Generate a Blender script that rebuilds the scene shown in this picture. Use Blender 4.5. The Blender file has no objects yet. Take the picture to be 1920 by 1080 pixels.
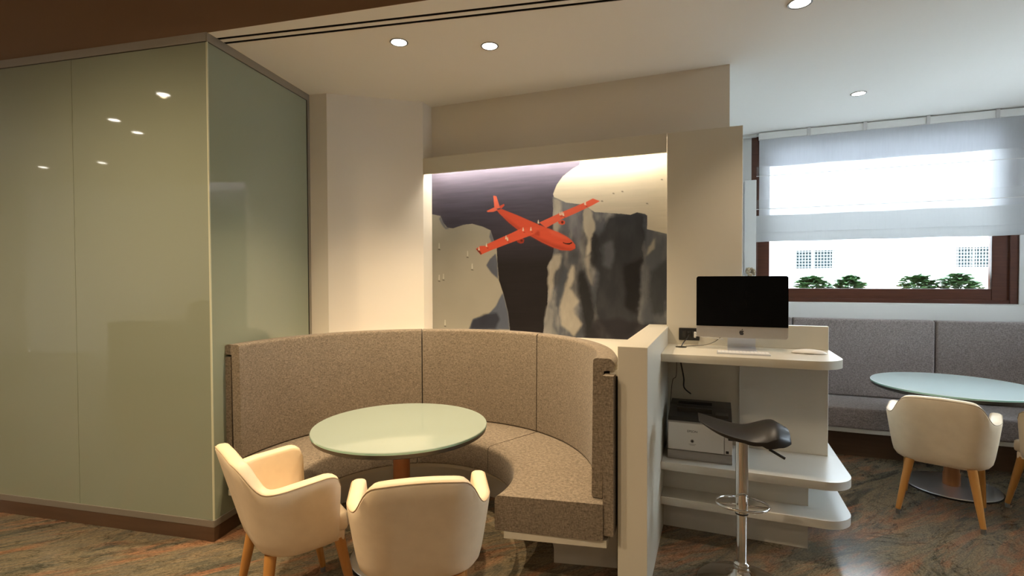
import bpy, bmesh, math, random
import numpy as np
from mathutils import Vector, Matrix
R = math.radians
random.seed(4)
C = bpy.context.scene.collection
SC = bpy.context.scene

# ------------------------------------------------------------------ camera
F_PX, PITCH, ROLL, YAW, EYE = 961.29, -0.0194, -0.0038, 0.3783, 1.54
def axes():
    cp, sp, cr, sr = math.cos(PITCH), math.sin(PITCH), math.cos(ROLL), math.sin(ROLL)
    r0, u0, f0 = Vector((1, 0, 0)), Vector((0, -sp, cp)), Vector((0, cp, sp))
    Z = Matrix.Rotation(YAW, 3, 'Z')
    return Z @ (r0*cr+u0*sr), Z @ (-r0*sr+u0*cr), Z @ f0
RT, UP, FW = axes()
def at(x, y, Y):
    """point on the wall plane at depth Y seen at a measured photo position"""
    d = RT*((x-960)/F_PX) - UP*((y-540)/F_PX) + FW
    d = d*(Y/d.y)
    return Vector((d.x, Y, d.z+EYE))
cam = bpy.data.cameras.new('camera'); camo = bpy.data.objects.new('camera', cam); C.objects.link(camo)
cam.sensor_width = 36; cam.lens = 36*F_PX/1920; cam.clip_start = .05; cam.clip_end = 200
M = Matrix((RT, UP, -FW)).transposed().to_4x4(); M.translation = (0, 0, EYE)
camo.matrix_world = M
SC.camera = camo

# ------------------------------------------------------------------ light and exposure
SC.view_settings.view_transform = 'Standard'; SC.view_settings.look = 'None'
SC.view_settings.gamma = 1; SC.view_settings.use_curve_mapping = False
SC.view_settings.exposure = 1.12
SKY = 7.8
SPOT_IN, SPOT_WIN, SPOT_FRONT = 84, 26, 43
STRIP = 29
w = bpy.data.worlds.new('sky'); SC.world = w; w.use_nodes = True
bg = w.node_tree.nodes['Background']; bg.inputs[0].default_value = (.78, .86, 1, 1); bg.inputs[1].default_value = SKY
WARM = (1, .755, .475); WARM2 = (1, .80, .58); COOLW = (1, .9, .78)

# ------------------------------------------------------------------ materials
def mat(name, col=(.5, .5, .5), rough=.5, metal=0, emis=None, es=0, spec=.5, noise=None, bump=None, coat=0):
    m = bpy.data.materials.new(name); m.use_nodes = True
    nt = m.node_tree; b = nt.nodes['Principled BSDF']
    b.inputs['Base Color'].default_value = (*col, 1); b.inputs['Roughness'].default_value = rough
    b.inputs['Metallic'].default_value = metal; b.inputs['Specular IOR Level'].default_value = spec
    b.inputs['Coat Weight'].default_value = coat; b.inputs['Coat Roughness'].default_value = .03
    if emis: b.inputs['Emission Color'].default_value = (*emis, 1); b.inputs['Emission Strength'].default_value = es
    tc = nt.nodes.new('ShaderNodeTexCoord')
    if noise:      # (scale xyz, detail, colour 2, low, high)
        mp = nt.nodes.new('ShaderNodeMapping'); mp.inputs['Scale'].default_value = noise[0]
        n = nt.nodes.new('ShaderNodeTexNoise'); n.inputs['Scale'].default_value = 1; n.inputs['Detail'].default_value = noise[1]
        r = nt.nodes.new('ShaderNodeValToRGB')
        r.color_ramp.elements[0].position = noise[3]; r.color_ramp.elements[1].position = noise[4]
        r.color_ramp.elements[0].color = (*col, 1); r.color_ramp.elements[1].color = (*noise[2], 1)
        nt.links.new(tc.outputs['Object'], mp.inputs[0]); nt.links.new(mp.outputs[0], n.inputs['Vector'])
        nt.links.new(n.outputs['Fac'], r.inputs[0]); nt.links.new(r.outputs[0], b.inputs['Base Color'])
    if bump:       # (scale xyz, strength, distance)
        mp = nt.nodes.new('ShaderNodeMapping'); mp.inputs['Scale'].default_value = bump[0]
        n = nt.nodes.new('ShaderNodeTexNoise'); n.inputs['Scale'].default_value = 1; n.inputs['Detail'].default_value = 3
        bp = nt.nodes.new('ShaderNodeBump'); bp.inputs['Strength'].default_value = bump[1]; bp.inputs['Distance'].default_value = bump[2]
        nt.links.new(tc.outputs['Object'], mp.inputs[0]); nt.links.new(mp.outputs[0], n.inputs['Vector'])
        nt.links.new(n.outputs['Fac'], bp.inputs['Height']); nt.links.new(bp.outputs[0], b.inputs['Normal'])
    return m
cream = (.80, .745, .655)
M_wall = mat('wall_paint', cream, .7, bump=((60, 60, 60), .05, .002))
M_ceil = mat('ceiling_paint', (.84, .81, .75), .8, bump=((40, 40, 40), .04, .002))
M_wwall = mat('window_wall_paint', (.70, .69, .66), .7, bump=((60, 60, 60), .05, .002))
M_brown = mat('brown_paint', (.22, .12, .056), .6, bump=((50, 50, 50), .05, .002))
M_lam = mat('cream_laminate', (.64, .60, .50), .38, bump=((200, 200, 200), .03, .0005))
M_lam2 = mat('grey_laminate', (.66, .64, .58), .3, bump=((200, 200, 200), .03, .0005))
M_rail = mat('satin_metal', (.33, .30, .25), .42, .55)
M_plinth = mat('brown_plinth', (.085, .045, .022), .4, noise=((3, 3, 30), 3, (.11, .06, .03), .35, .7))
M_dark = mat('dark_gap', (.012, .011, .01), .8)
M_glassp = mat('painted_glass', (.275, .305, .225), .035, spec=.75, coat=.0)
M_glasss = mat('painted_glass_edge', (.62, .62, .44), .15, spec=.8)
M_topglass = mat('table_glass', (.33, .405, .36), .06, spec=.5, coat=.3)
M_topglass_lit = mat('table_glass_daylit', (.68, .80, .78), .06, spec=.5, coat=.3)  # paler, bluer copy of the table glass: reflected window light put into the colour
M_topedge = mat('table_glass_edge', (.28, .50, .42), .12, spec=.6)
M_blackdisc = mat('table_underside', (.03, .028, .022), .35)
M_wood = mat('beech_wood', (.62, .30, .075), .38, noise=((25, 25, 3), 4, (.50, .22, .05), .3, .75))
M_wood2 = mat('stained_column_wood', (.36, .14, .045), .35, noise=((25, 25, 3), 4, (.27, .10, .03), .3, .75))
M_steel = mat('brushed_steel', (.82, .83, .85), .33, 1, bump=((4, 300, 4), .08, .0005))
M_chrome = mat('chrome', (.75, .74, .72), .07, 1)
M_leather = mat('chair_leather', (.90, .74, .52), .5, noise=((18, 18, 18), 4, (.84, .68, .47), .3, .75), bump=((700, 700, 700), .12, .0006))
M_welt = mat('chair_piping', (.50, .37, .23), .55)
M_black = mat('black_plastic', (.012, .012, .012), .35, bump=((400, 400, 400), .05, .0004))
M_stool = mat('black_leatherette', (.016, .014, .012), .42, bump=((300, 300, 300), .1, .0005))
M_blackgl = mat('black_screen', (.002, .0024, .003), .10, spec=.12)
M_key = mat('white_keys', (.90, .89, .86), .4)
M_stand = mat('stand_metal', (.66, .68, .72), .3, .6)
M_alu = mat('anodised_aluminium', (.60, .58, .56), .33, .75)
M_white = mat('white_plastic', (.72, .70, .66), .35)
M_foot = mat('leg_foot_metal', (.30, .30, .29), .3, .9)
M_frame = mat('mahogany_frame', (.105, .035, .018), .35, noise=((6, 6, 60), 4, (.07, .022, .012), .3, .75))
M_print = mat('printer_grey', (.36, .34, .31), .45)
M_printd = mat('printer_charcoal', (.03, .028, .026), .4)
M_ink = mat('ink', (.03, .028, .028), .6)
M_lamp = mat('lamp_glow', (1, 1, 1), .5, emis=(1, .93, .82), es=9)
M_strip = mat('strip_glow', (1, 1, 1), .5, emis=(1, .90, .76), es=STRIP)
M_facade = mat('facade_render', (.82, .81, .78), .8, bump=((9, 9, 9), .1, .01))
M_fwin = mat('facade_window_glass', (.05, .068, .072), .6, spec=.1)
M_grille = mat('grille_paint', (.14, .15, .15), .6)
M_pave = mat('street_paving', (.5, .5, .48), .8, noise=((2, 2, 2), 4, (.4, .4, .4), .3, .7))
M_leaf = mat('leaf', (.05, .12, .045), .5, spec=.3, noise=((25, 25, 25), 3, (.15, .30, .11), .3, .7))
M_terra = mat('planter_box', (.34, .13, .07), .7, noise=((20, 20, 20), 3, (.28, .10, .05), .3, .7))
M_petal = mat('pink_petal', (.85, .55, .60), .5)
M_flower = mat('dried_flower', (.55, .47, .33), .7, noise=((90, 90, 90), 2, (.30, .20, .10), .35, .6))
M_vase = mat('small_vase', (.25, .20, .14), .4)

def fabric(name, a, b_, sc=(900, 900, 240)):
    m = bpy.data.materials.new(name); m.use_nodes = True
    nt = m.node_tree; b = nt.nodes['Principled BSDF']; b.inputs['Roughness'].default_value = .9; b.inputs['Specular IOR Level'].default_value = .15
    b.inputs['Sheen Weight'].default_value = .15
    tc = nt.nodes.new('ShaderNodeTexCoord'); out = []
    for s in ((55, 55, 260), (190, 190, 90), (5, 5, 5)):
        mp = nt.nodes.new('ShaderNodeMapping'); mp.inputs['Scale'].default_value = s
        n = nt.nodes.new('ShaderNodeTexNoise'); n.inputs['Scale'].default_value = 1; n.inputs['Detail'].default_value = 2
        nt.links.new(tc.outputs['Object'], mp.inputs[0]); nt.links.new(mp.outputs[0], n.inputs['Vector']); out.append(n.outputs['Fac'])
    ad = nt.nodes.new('ShaderNodeMath'); ad.operation = 'ADD'; nt.links.new(out[0], ad.inputs[0]); nt.links.new(out[1], ad.inputs[1])
    a2 = nt.nodes.new('ShaderNodeMath'); a2.operation = 'MULTIPLY_ADD'; a2.inputs[1].default_value = .45; nt.links.new(ad.outputs[0], a2.inputs[0])
    m3 = nt.nodes.new('ShaderNodeMath'); m3.operation = 'MULTIPLY'; m3.inputs[1].default_value = .04
    nt.links.new(out[2], m3.inputs[0]); nt.links.new(m3.outputs[0], a2.inputs[2])
    r = nt.nodes.new('ShaderNodeValToRGB'); r.color_ramp.elements[0].position = .34; r.color_ramp.elements[1].position = .66
    r.color_ramp.elements[0].color = (*a, 1); r.color_ramp.elements[1].color = (*b_, 1)
    nt.links.new(a2.outputs[0], r.inputs[0]); nt.links.new(r.outputs[0], b.inputs['Base Color'])
    bp = nt.nodes.new('ShaderNodeBump'); bp.inputs['Strength'].default_value = .35; bp.inputs['Distance'].default_value = .0012
    nt.links.new(ad.outputs[0], bp.inputs['Height']); nt.links.new(bp.outputs[0], b.inputs['Normal'])
    return m
M_fab = fabric('taupe_tweed', (.125, .10, .073), (.345, .283, .213))
M_fab2 = fabric('grey_tweed', (.165, .138, .128), (.405, .345, .325))

def granite():
    m = bpy.data.materials.new('granite_floor'); m.use_nodes = True
    nt = m.node_tree; b = nt.nodes['Principled BSDF']; b.inputs['Roughness'].default_value = .17; b.inputs['Specular IOR Level'].default_value = .55
    tc = nt.nodes.new('ShaderNodeTexCoord')
    def noise(rot, sc, detail, dist=0, rough=.6):
        m0 = nt.nodes.new('ShaderNodeMapping'); m0.inputs['Rotation'].default_value = (0, 0, R(rot))
        mp = nt.nodes.new('ShaderNodeMapping'); mp.inputs['Scale'].default_value = sc; nt.links.new(m0.outputs[0], mp.inputs[0])
        n = nt.nodes.new('ShaderNodeTexNoise'); n.inputs['Scale'].default_value = 1; n.inputs['Detail'].default_value = detail
        n.inputs['Distortion'].default_value = dist; n.inputs['Roughness'].default_value = rough
        nt.links.new(tc.outputs['Object'], m0.inputs[0]); nt.links.new(mp.outputs[0], n.inputs['Vector']); return n.outputs['Fac']
    def ramp(f, pts):
        r = nt.nodes.new('ShaderNodeValToRGB'); e = r.color_ramp.elements
        while len(e) < len(pts): e.new(.5)
        for q, (p, c) in zip(e, pts): q.position = p; q.color = (*c, 1)
        nt.links.new(f, r.inputs[0]); return r.outputs[0]
    def mix(f, a, c, k=1):
        x = nt.nodes.new('ShaderNodeMix'); x.data_type = 'RGBA'; x.blend_type = 'MIX'
        if hasattr(f, 'name') and f is not None: nt.links.new(f, x.inputs[0])
        nt.links.new(a, x.inputs[6]); nt.links.new(c, x.inputs[7]); return x.outputs[2]
    base = ramp(noise(-52, (1.1, 4.6, 1), 9, 1.3, .66), [(.30, (.06, .055, .042)), (.41, (.13, .12, .088)), (.49, (.235, .185, .115)), (.57, (.15, .135, .10)), (.65, (.26, .195, .12)), (.75, (.20, .18, .135))])
    rust = ramp(noise(-48, (1.1, 6.5, 1), 7, 1.2, .65), [(.42, (.32, .14, .07)), (.6, (.40, .20, .105))])
    rf = ramp(noise(-50, (.9, 4.4, 1), 7, 1.2, .7), [(.50, (0, 0, 0)), (.63, (.85, .85, .85))])
    c1 = mix(rf, base, rust)
    speck = ramp(noise(-50, (60, 150, 1), 5, .4, .75), [(.40, (.25, .25, .25)), (.60, (1.25, 1.25, 1.25))])
    mu = nt.nodes.new('ShaderNodeMix'); mu.data_type = 'RGBA'; mu.blend_type = 'MULTIPLY'; mu.inputs[0].default_value = .55
    nt.links.new(c1, mu.inputs[6]); nt.links.new(speck, mu.inputs[7])
    vein = ramp(noise(-45, (1.2, 2.4, 1), 9, 2.4, .6), [(.485, (1, 1, 1)), (.50, (.25, .24, .2)), (.515, (1, 1, 1))])
    m2 = nt.nodes.new('ShaderNodeMix'); m2.data_type = 'RGBA'; m2.blend_type = 'MULTIPLY'; m2.inputs[0].default_value = .7
    nt.links.new(mu.outputs[2], m2.inputs[6]); nt.links.new(vein, m2.inputs[7]); nt.links.new(m2.outputs[2], b.inputs['Base Color'])
    return m
M_floor = granite()

def clear_glass():
    m = bpy.data.materials.new('window_glass'); m.use_nodes = True; nt = m.node_tree; nt.nodes.clear()
    o = nt.nodes.new('ShaderNodeOutputMaterial'); t = nt.nodes.new('ShaderNodeBsdfTransparent'); t.inputs[0].default_value = (.93, .97, .96, 1)
    g = nt.nodes.new('ShaderNodeBsdfGlossy'); g.inputs['Roughness'].default_value = .02
    f = nt.nodes.new('ShaderNodeFresnel'); f.inputs[0].default_value = 1.45; x = nt.nodes.new('ShaderNodeMixShader')
    nt.links.new(f.outputs[0], x.inputs[0]); nt.links.new(t.outputs[0], x.inputs[1]); nt.links.new(g.outputs[0], x.inputs[2]); nt.links.new(x.outputs[0], o.inputs[0])
    return m
M_pane = clear_glass()
def sheer(name, clear, trans):
    m = bpy.data.materials.new(name); m.use_nodes = True; nt = m.node_tree; nt.nodes.clear()
    o = nt.nodes.new('ShaderNodeOutputMaterial')
    tr = nt.nodes.new('ShaderNodeBsdfTranslucent'); tr.inputs[0].default_value = trans
    di = nt.nodes.new('ShaderNodeBsdfDiffuse'); di.inputs[0].default_value = (.80, .80, .80, 1)
    tp = nt.nodes.new('ShaderNodeBsdfTransparent')
    a = nt.nodes.new('ShaderNodeMixShader'); a.inputs[0].default_value = .45; b = nt.nodes.new('ShaderNodeMixShader')
    tc = nt.nodes.new('ShaderNodeTexCoord'); mp = nt.nodes.new('ShaderNodeMapping'); mp.inputs['Scale'].default_value = (60, 60, 6)
    n = nt.nodes.new('ShaderNodeTexNoise'); n.inputs['Scale'].default_value = 1
    mr = nt.nodes.new('ShaderNodeMapRange'); mr.inputs[3].default_value = clear-.05; mr.inputs[4].default_value = clear+.05
    nt.links.new(tc.outputs['Object'], mp.inputs[0]); nt.links.new(mp.outputs[0], n.inputs[0]); nt.links.new(n.outputs['Fac'], mr.inputs[0]); nt.links.new(mr.outputs[0], b.inputs[0])
    nt.links.new(tr.outputs[0], a.inputs[1]); nt.links.new(di.outputs[0], a.inputs[2])
    nt.links.new(a.outputs[0], b.inputs[1]); nt.links.new(tp.outputs[0], b.inputs[2]); nt.links.new(b.outputs[0], o.inputs[0])
    return m
M_sheer = sheer('sheer_linen', .10, (.55, .55, .57, 1))
M_lining = sheer('blind_lining', .0, (.40, .40, .43, 1)); M_pleat = sheer('pleat_linen', .80, (.8, .8, .8, 1)); M_hem = sheer('blind_hem', .0, (.46, .45, .43, 1))

# ------------------------------------------------------------------ helpers
def base_of(p):
    v = Vector((0, 0, 0))
    while p is not None: v += p.location; p = p.parent
    return v
def obj(name, me, m, parent=None, smooth=False, world=False, kind=None, label=None):
    """me: (verts, faces) or a bmesh; world=True: the coordinates are room coordinates"""
    d = bpy.data.meshes.new(name)
    if isinstance(me, bmesh.types.BMesh):
        me.normal_update(); me.to_mesh(d); me.free()
    else: d.from_pydata([tuple(v) for v in me[0]], [], me[1])
    if world and parent is not None:
        d.transform(Matrix.Translation(-base_of(parent)))
    if smooth:
        d.shade_smooth()
        if smooth != 'all': d.set_sharp_from_angle(angle=R(38))
    d.materials.append(m)
    o = bpy.data.objects.new(name, d); C.objects.link(o); o.parent = parent
    if kind: o['kind'] = kind
    if label: o['label'] = label
    return o
def struct(name, me, m, parent=None, **k):
    o = obj(name, me, m, parent, **k)
    if parent is None: o['kind'] = 'structure'
    return o
def thing(name, label, cat, loc=(0, 0, 0), rz=0, group=None):
    o = bpy.data.objects.new(name, None); C.objects.link(o); o.empty_display_size = .1
    o.location = loc; o.rotation_euler = (0, 0, rz); o['label'] = label; o['category'] = cat
    if group: o['group'] = group
    return o
def tag(o, label, cat, group=None):
    o['label'] = label; o['category'] = cat
    if group: o['group'] = group
    return o
def join(*bms):
    a = bmesh.new()
    for b in bms:
        t = bpy.data.meshes.new('t'); b.to_mesh(t); b.free(); a.from_mesh(t); bpy.data.meshes.remove(t)
    return a
def box(x0, x1, y0, y1, z0, z1, bev=0, seg=2):
    b = bmesh.new(); bmesh.ops.create_cube(b, size=1)
    for v in b.verts: v.co = Vector(((x0+x1)/2+v.co.x*(x1-x0), (y0+y1)/2+v.co.y*(y1-y0), (z0+z1)/2+v.co.z*(z1-z0)))
    if bev: bmesh.ops.bevel(b, geom=list(b.edges), offset=bev, segments=seg, profile=.6, affect='EDGES')
    return b
def prism(pts, z0, z1, bev=0, seg=2):
    """extruded plan polygon (counter-clockwise)"""
    b = bmesh.new(); lo = [b.verts.new((p[0], p[1], z0)) for p in pts]; hi = [b.verts.new((p[0], p[1], z1)) for p in pts]
    n = len(pts); b.faces.new(lo[::-1]); b.faces.new(hi)
    for i in range(n): b.faces.new((lo[i], lo[(i+1) % n], hi[(i+1) % n], hi[i]))
    if bev:
        es = [e for e in b.edges if abs(e.verts[0].co.z-e.verts[1].co.z) < 1e-6]
        bmesh.ops.bevel(b, geom=es, offset=bev, segments=seg, profile=.6, affect='EDGES')
    bmesh.ops.recalc_face_normals(b, faces=b.faces)
    return b
def lathe(prof, n=48, c=(0, 0)):
    b = bmesh.new(); rings = []
    for r, z in prof:
        if r < 1e-5: rings.append([b.verts.new((c[0], c[1], z))])
        else: rings.append([b.verts.new((c[0]+r*math.cos(2*math.pi*i/n), c[1]+r*math.sin(2*math.pi*i/n), z)) for i in range(n)])
    for p, q in zip(rings, rings[1:]):
        for i in range(n):
            j = (i+1) % n
            if len(p) == 1 and len(q) == 1: continue
            if len(p) == 1: b.faces.new((p[0], q[j], q[i]))
            elif len(q) == 1: b.faces.new((p[i], p[j], q[0]))
            else: b.faces.new((p[i], p[j], q[j], q[i]))
    if len(rings[0]) > 1: b.faces.new(rings[0][::-1])
    if len(rings[-1]) > 1: b.faces.new(rings[-1])
    bmesh.ops.recalc_face_normals(b, faces=b.faces)
    return b
def smooth_path(pts, k=6):
    pts = [Vector(p) for p in pts]; out = []
    for i in range(len(pts)-1):
        p0 = pts[max(i-1, 0)]; p1 = pts[i]; p2 = pts[i+1]; p3 = pts[min(i+2, len(pts)-1)]
        for j in range(k):
            t = j/k
            out.append(.5*((2*p1)+(p2-p0)*t+(2*p0-5*p1+4*p2-p3)*t*t+(3*p1-p0-3*p2+p3)*t**3))
    return out+[pts[-1]]
def tube(pts, rad, n=10, closed=False):
    pts = [Vector(p) for p in pts]; b = bmesh.new(); rings = []; m = len(pts)
    if not isinstance(rad, (list, tuple)): rad = [rad]*m
    up = Vector((0, 0, 1))
    for i, p in enumerate(pts):
        a = pts[(i+1) % m] if (closed or i < m-1) else p; c = pts[i-1] if (closed or i > 0) else p
        t = (a-c).normalized(); s = t.cross(up)
        if s.length < 1e-3: s = t.cross(Vector((1, 0, 0)))
        s.normalize(); q = s.cross(t)
        rings.append([b.verts.new(p+(s*math.cos(2*math.pi*j/n)+q*math.sin(2*math.pi*j/n))*rad[i]) for j in range(n)])
    for i in range(m if closed else m-1):
        A, B = rings[i], rings[(i+1) % m]
        for j in range(n): b.faces.new((A[j], A[(j+1) % n], B[(j+1) % n], B[j]))
    if not closed: b.faces.new(rings[0][::-1]); b.faces.new(rings[-1])
    bmesh.ops.recalc_face_normals(b, faces=b.faces)
    return b
def text(name, body, size, m, parent, loc, world_rot, extrude=.0003):
    cu = bpy.data.curves.new(name, 'FONT'); cu.body = body; cu.size = size; cu.align_x = 'CENTER'; cu.align_y = 'CENTER'; cu.extrude = extrude
    t = bpy.data.objects.new('t', cu); C.objects.link(t)
    dg = bpy.context.evaluated_depsgraph_get(); me = bpy.data.meshes.new_from_object(t.evaluated_get(dg)); bpy.data.objects.remove(t)
    me.transform(Matrix.Translation(loc) @ world_rot.to_4x4())
    if parent is not None: me.transform(Matrix.Translation(-base_of(parent)))
    me.materials.clear(); me.materials.append(m)
    o = bpy.data.objects.new(name, me); C.objects.link(o); o.parent = parent
    return o

# ------------------------------------------------------------------ plan of the room (metres, camera over the origin)
CEIL = EYE+1.42           # 2.96
TOPF = EYE+1.95           # ceiling of the front hall
YP = 3.60                 # plane of column, lintel and desk back panel
YN = 3.74                 # plane of the mural and the wall above the lintel
YW = 5.70                 # window wall
G0 = Vector((-2.73, 2.122)); ga = R(8.2); GT = Vector((math.cos(ga), math.sin(ga))); GN = Vector((-GT.y, GT.x))
G1 = Vector((-2.93, 3.13))                       # far end of the glass side
XR = 3.7

# floor
struct('floor', box(-12, XR+.1, -5, YW, -.06, 0), M_floor)
# alcove ceiling, cut by two slots of the sliding track
fa, ta = R(7.4), R(10.0)
def onl(p, a, x): return (x, p[1]+(x-p[0])*math.tan(a))
fp = (-2.73, 2.125); t1 = (-2.734, 2.205); t2 = (-2.734, 2.262)
XA, XB = -3.6, XR+.1
def strip(pa, aa, da, pb, ab, db):
    return [onl((pa[0], pa[1]+da), aa, XA), onl((pa[0], pa[1]+da), aa, XB), onl((pb[0], pb[1]+db), ab, XB), onl((pb[0], pb[1]+db), ab, XA)]
sw = .024
cl = join(prism(strip(fp, fa, 0, t1, ta, -sw/2), CEIL, CEIL+.05),
          prism(strip(t1, ta, sw/2, t2, ta, -sw/2), CEIL, CEIL+.05),
          prism([onl((t2[0], t2[1]+sw/2), ta, XA), onl((t2[0], t2[1]+sw/2), ta, XB), (XB, YW+.3), (XA, YW+.3)], CEIL, CEIL+.05),
          box(-12, -3.6, 2.07, YW+.3, CEIL, CEIL+.05))
struct('ceiling', cl, M_ceil)
struct('trim_1', join(*[prism(strip(t, ta, a*.0119-.001, t, ta, a*.0119+.001), CEIL+.002, CEIL+.049) for t in (t1, t2) for a in (-1, 1)], *[prism(strip(t, ta, -.0105, t, ta, .0105), CEIL+.042, CEIL+.049) for t in (t1, t2)]), M_dark,
       label='dark sliding track slots in the alcove ceiling')
# brown bulkhead above the opening and the hall behind the camera
a_, b_ = onl(fp, fa, -12), onl(fp, fa, XB)
struct('wall_bulkhead', join(prism([(a_[0], a_[1]-.004), (b_[0], b_[1]-.004), (b_[0], b_[1]-.0005), (a_[0], a_[1]-.0005)], CEIL-.0005, TOPF), prism([(a_[0], a_[1]), (b_[0], b_[1]), (b_[0], b_[1]+.04), (a_[0], a_[1]+.04)], CEIL+.051, TOPF)), M_brown)
struct('ceiling_hall', box(-12, XR+.1, -5, 4, TOPF, TOPF+.05), M_ceil)
struct('wall_back', box(-12, XR+.1, -5.1, -5, 0, TOPF), M_wall)
struct('wall_hall_left', box(-12.1, -12, -5, 6, 0, TOPF), M_wall)
wy0, wy1, wz0 = 3.1, 5.1, 1.25
struct('wall_right', join(box(XR, XR+.25, -5, wy0, 0, TOPF), box(XR, XR+.25, wy1, YW+.28, 0, TOPF), box(XR, XR+.25, wy0, wy1, 0, wz0), box(XR, XR+.25, wy0, wy1, 2.65, TOPF)), M_wwall)
w2 = thing('window_2', 'mahogany framed side window in the right wall, outside the photo', 'window', (XR, wy0, wz0)); w2['kind'] = 'structure'
for y0_, y1_, z0_, z1_ in ((wy0, wy0+.1, wz0, 2.65), (wy1-.1, wy1, wz0, 2.65), (4.05, 4.15, wz0+.1, 2.55), (wy0+.1, wy1-.1, wz0, wz0+.1), (wy0+.1, wy1-.1, 2.55, 2.65)):
    obj('window_frame', box(XR+.03, XR+.1, y0_, y1_, z0_, z1_, .004, 1), M_frame, w2, world=True)
for y0_, y1_ in ((wy0+.1, 4.05), (4.15, wy1-.1)): obj('glass_pane', box(XR+.06, XR+.066, y0_, y1_, wz0+.1, 2.55), M_pane, w2, world=True)
# left return and slanting wall beside the mural
P1, P2, P3, P4 = (G1.x, G1.y), (-2.777, 3.153), (-2.20, 3.60), (-2.20, YN)
struct('wall_left', prism([P1, P2, P3, P4, (-2.2, 3.95), (-3.0, 3.95)][::1], 0, CEIL), M_wall)
# wall above lintel, behind the mural
struct('wall_mural', box(-2.2, .082, YN, YN+.12, 0, CEIL), M_wall)
struct('wall_window_left', box(-.04, .08, YN+.12, YW, 0, CEIL), M_wwall)
# window wall with its opening
ox0, ox1, oz0, oz1 = .33, 2.424, 1.297, 2.945
struct('wall_window', join(box(-.1, ox0, YW, YW+.28, 0, CEIL), box(ox1, XR+.1, YW, YW+.28, 0, CEIL), box(ox0, ox1, YW, YW+.28, 0, oz0), box(ox0, ox1, YW, YW+.28, oz1, CEIL)), M_wwall)
struct('wall_pier', box(.262, .366, YW-.15, YW, 0, EYE+.95, .004), M_wwall)
struct('trim_2', box(.09, XR, YW-.115, YW, 0, oz0-.004, .004), M_wwall, label='pale ledge running under the window behind the grey bench')
# niche: lintel, column
struct('trim_3', join(box(-2.2, -.309, YP, YP+.02, EYE+.84, EYE+.968), box(-2.2, -.309, YP+.02, YN, EYE+.955, EYE+.968)), M_lam, label='cream lintel board above the mural')
struct('column', box(-.307, .158, YP, YN, 0, EYE+.968, .0015, 1), M_lam)
o = obj('light_strip', box(-2.193, -.33, YP+.035, YP+.055, EYE+.915, EYE+.93), M_strip)
tag(o, 'glowing light strip hidden behind the lintel above the mural', 'light')
# low wall between alcove and desk
struct('wall_divider', box(-.4386, -.298, 2.48, YN, 0, EYE-.331, .002, 1), M_lam)

# ------------------------------------------------------------------ ledge around the curved bench
BC = Vector((-1.62, 2.46))
def ray_out(th):
    d = Vector((math.cos(th), math.sin(th))); best = 9
    segs = [((-.44, 0), (-.44, YN)), ((-.44, YN), (-2.2, YN)), ((-2.2, YN), (-2.2, 3.6)), (P3, P2), (P2, P1), ((G1.x, G1.y), (G0.x, G0.y))]
    for p, q in segs:
        p, q = Vector(p), Vector(q); e = q-p; den = d.x*e.y-d.y*e.x
        if abs(den) < 1e-9: continue
        s = ((p.x-BC.x)*e.y-(p.y-BC.y)*e.x)/den; u = ((p.x-BC.x)*d.y-(p.y-BC.y)*d.x)/den
        if s > 0 and -.001 <= u <= 1.001: best = min(best, s)
    return best
inn, out_ = [], []
for k in range(121):
    th = R(2+k*1.4); r = ray_out(th)
    if r > 8: continue
    inn.append(BC+Vector((math.cos(th), math.sin(th)))*1.14); out_.append(BC+Vector((math.cos(th), math.sin(th)))*max(r-.001, 1.15))
struct('trim_4', prism(out_+inn[::-1], 1.06, EYE-.447), M_lam, label='cream ledge behind the curved bench')

# ------------------------------------------------------------------ ceiling downlights
def downlight(x, y, z, r, label, group, power, col, loc='alcove'):
    t = thing('downlight', label, 'light', (x, y, z), 0, group)
    obj('trim_ring', lathe([(r*.96, .001), (r*1.16, .001), (r*1.2, -.003), (r*1.14, -.006), (r*.98, -.004), (r*.96, .001)], 32), M_foot if loc == 'alcove' else M_white, t, smooth=True)
    obj('lens', lathe([(0, -.0005), (r*.97, -.0005), (r*.97, -.003), (0, -.0045)], 32), M_lamp, t, smooth=True)
    l = bpy.data.lights.new('lamp', 'SPOT'); l.energy = power; l.color = col; l.spot_size = R(152 if loc == 'hall' else 98); l.spot_blend = .85; l.shadow_soft_size = .03
    lo = bpy.data.objects.new('lamp', l); C.objects.link(lo); lo.location = (x, y, z-.012)
    return t
downlight(-1.774, 2.64, CEIL, .046, 'round ceiling downlight above the curved bench, nearer the glass partition', 'ceiling downlights', SPOT_IN, WARM)
downlight(-1.29, 2.891, CEIL, .046, 'round ceiling downlight above the curved bench, second from the glass partition', 'ceiling downlights', SPOT_IN, WARM)
downlight(.40, 3.046, CEIL, .05, 'round ceiling downlight above the desk, cut by the top of the photo', 'ceiling downlights', SPOT_WIN, WARM2)
downlight(1.023, 4.71, CEIL, .045, 'round ceiling downlight above the table by the window', 'ceiling downlights', SPOT_WIN*.3, WARM2)
for i, (x, y) in enumerate([(-4.86, -.15), (-6.12, -.9), (-6.28, -1.43), (-9.6, -3.2), (-8.3, -3.0), (-2.9, .5), (-1.9, .2), (.9, .9), (2.6, 1.2), (-3.3, -1.8), (-.6, -1.8), (2, -1.8)]):
    downlight(x, y, TOPF, .06, ('hall ceiling downlight mirrored in the glass, ' + ('topmost of five', 'second from the top', 'third from the top', 'lowest left', 'lowest right')[i]) if i < 5 else 'hall ceiling downlight outside the photo, ' + ('just before the glass partition corner', 'just before the curved bench', 'above the camera', 'before the window room', 'far back on the left', 'far back behind the camera', 'far back on the right')[i-5], 'hall downlights', SPOT_FRONT*(2.7 if i in (5, 6) else .15 if i in (7, 8) else .72), WARM, 'hall')

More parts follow.
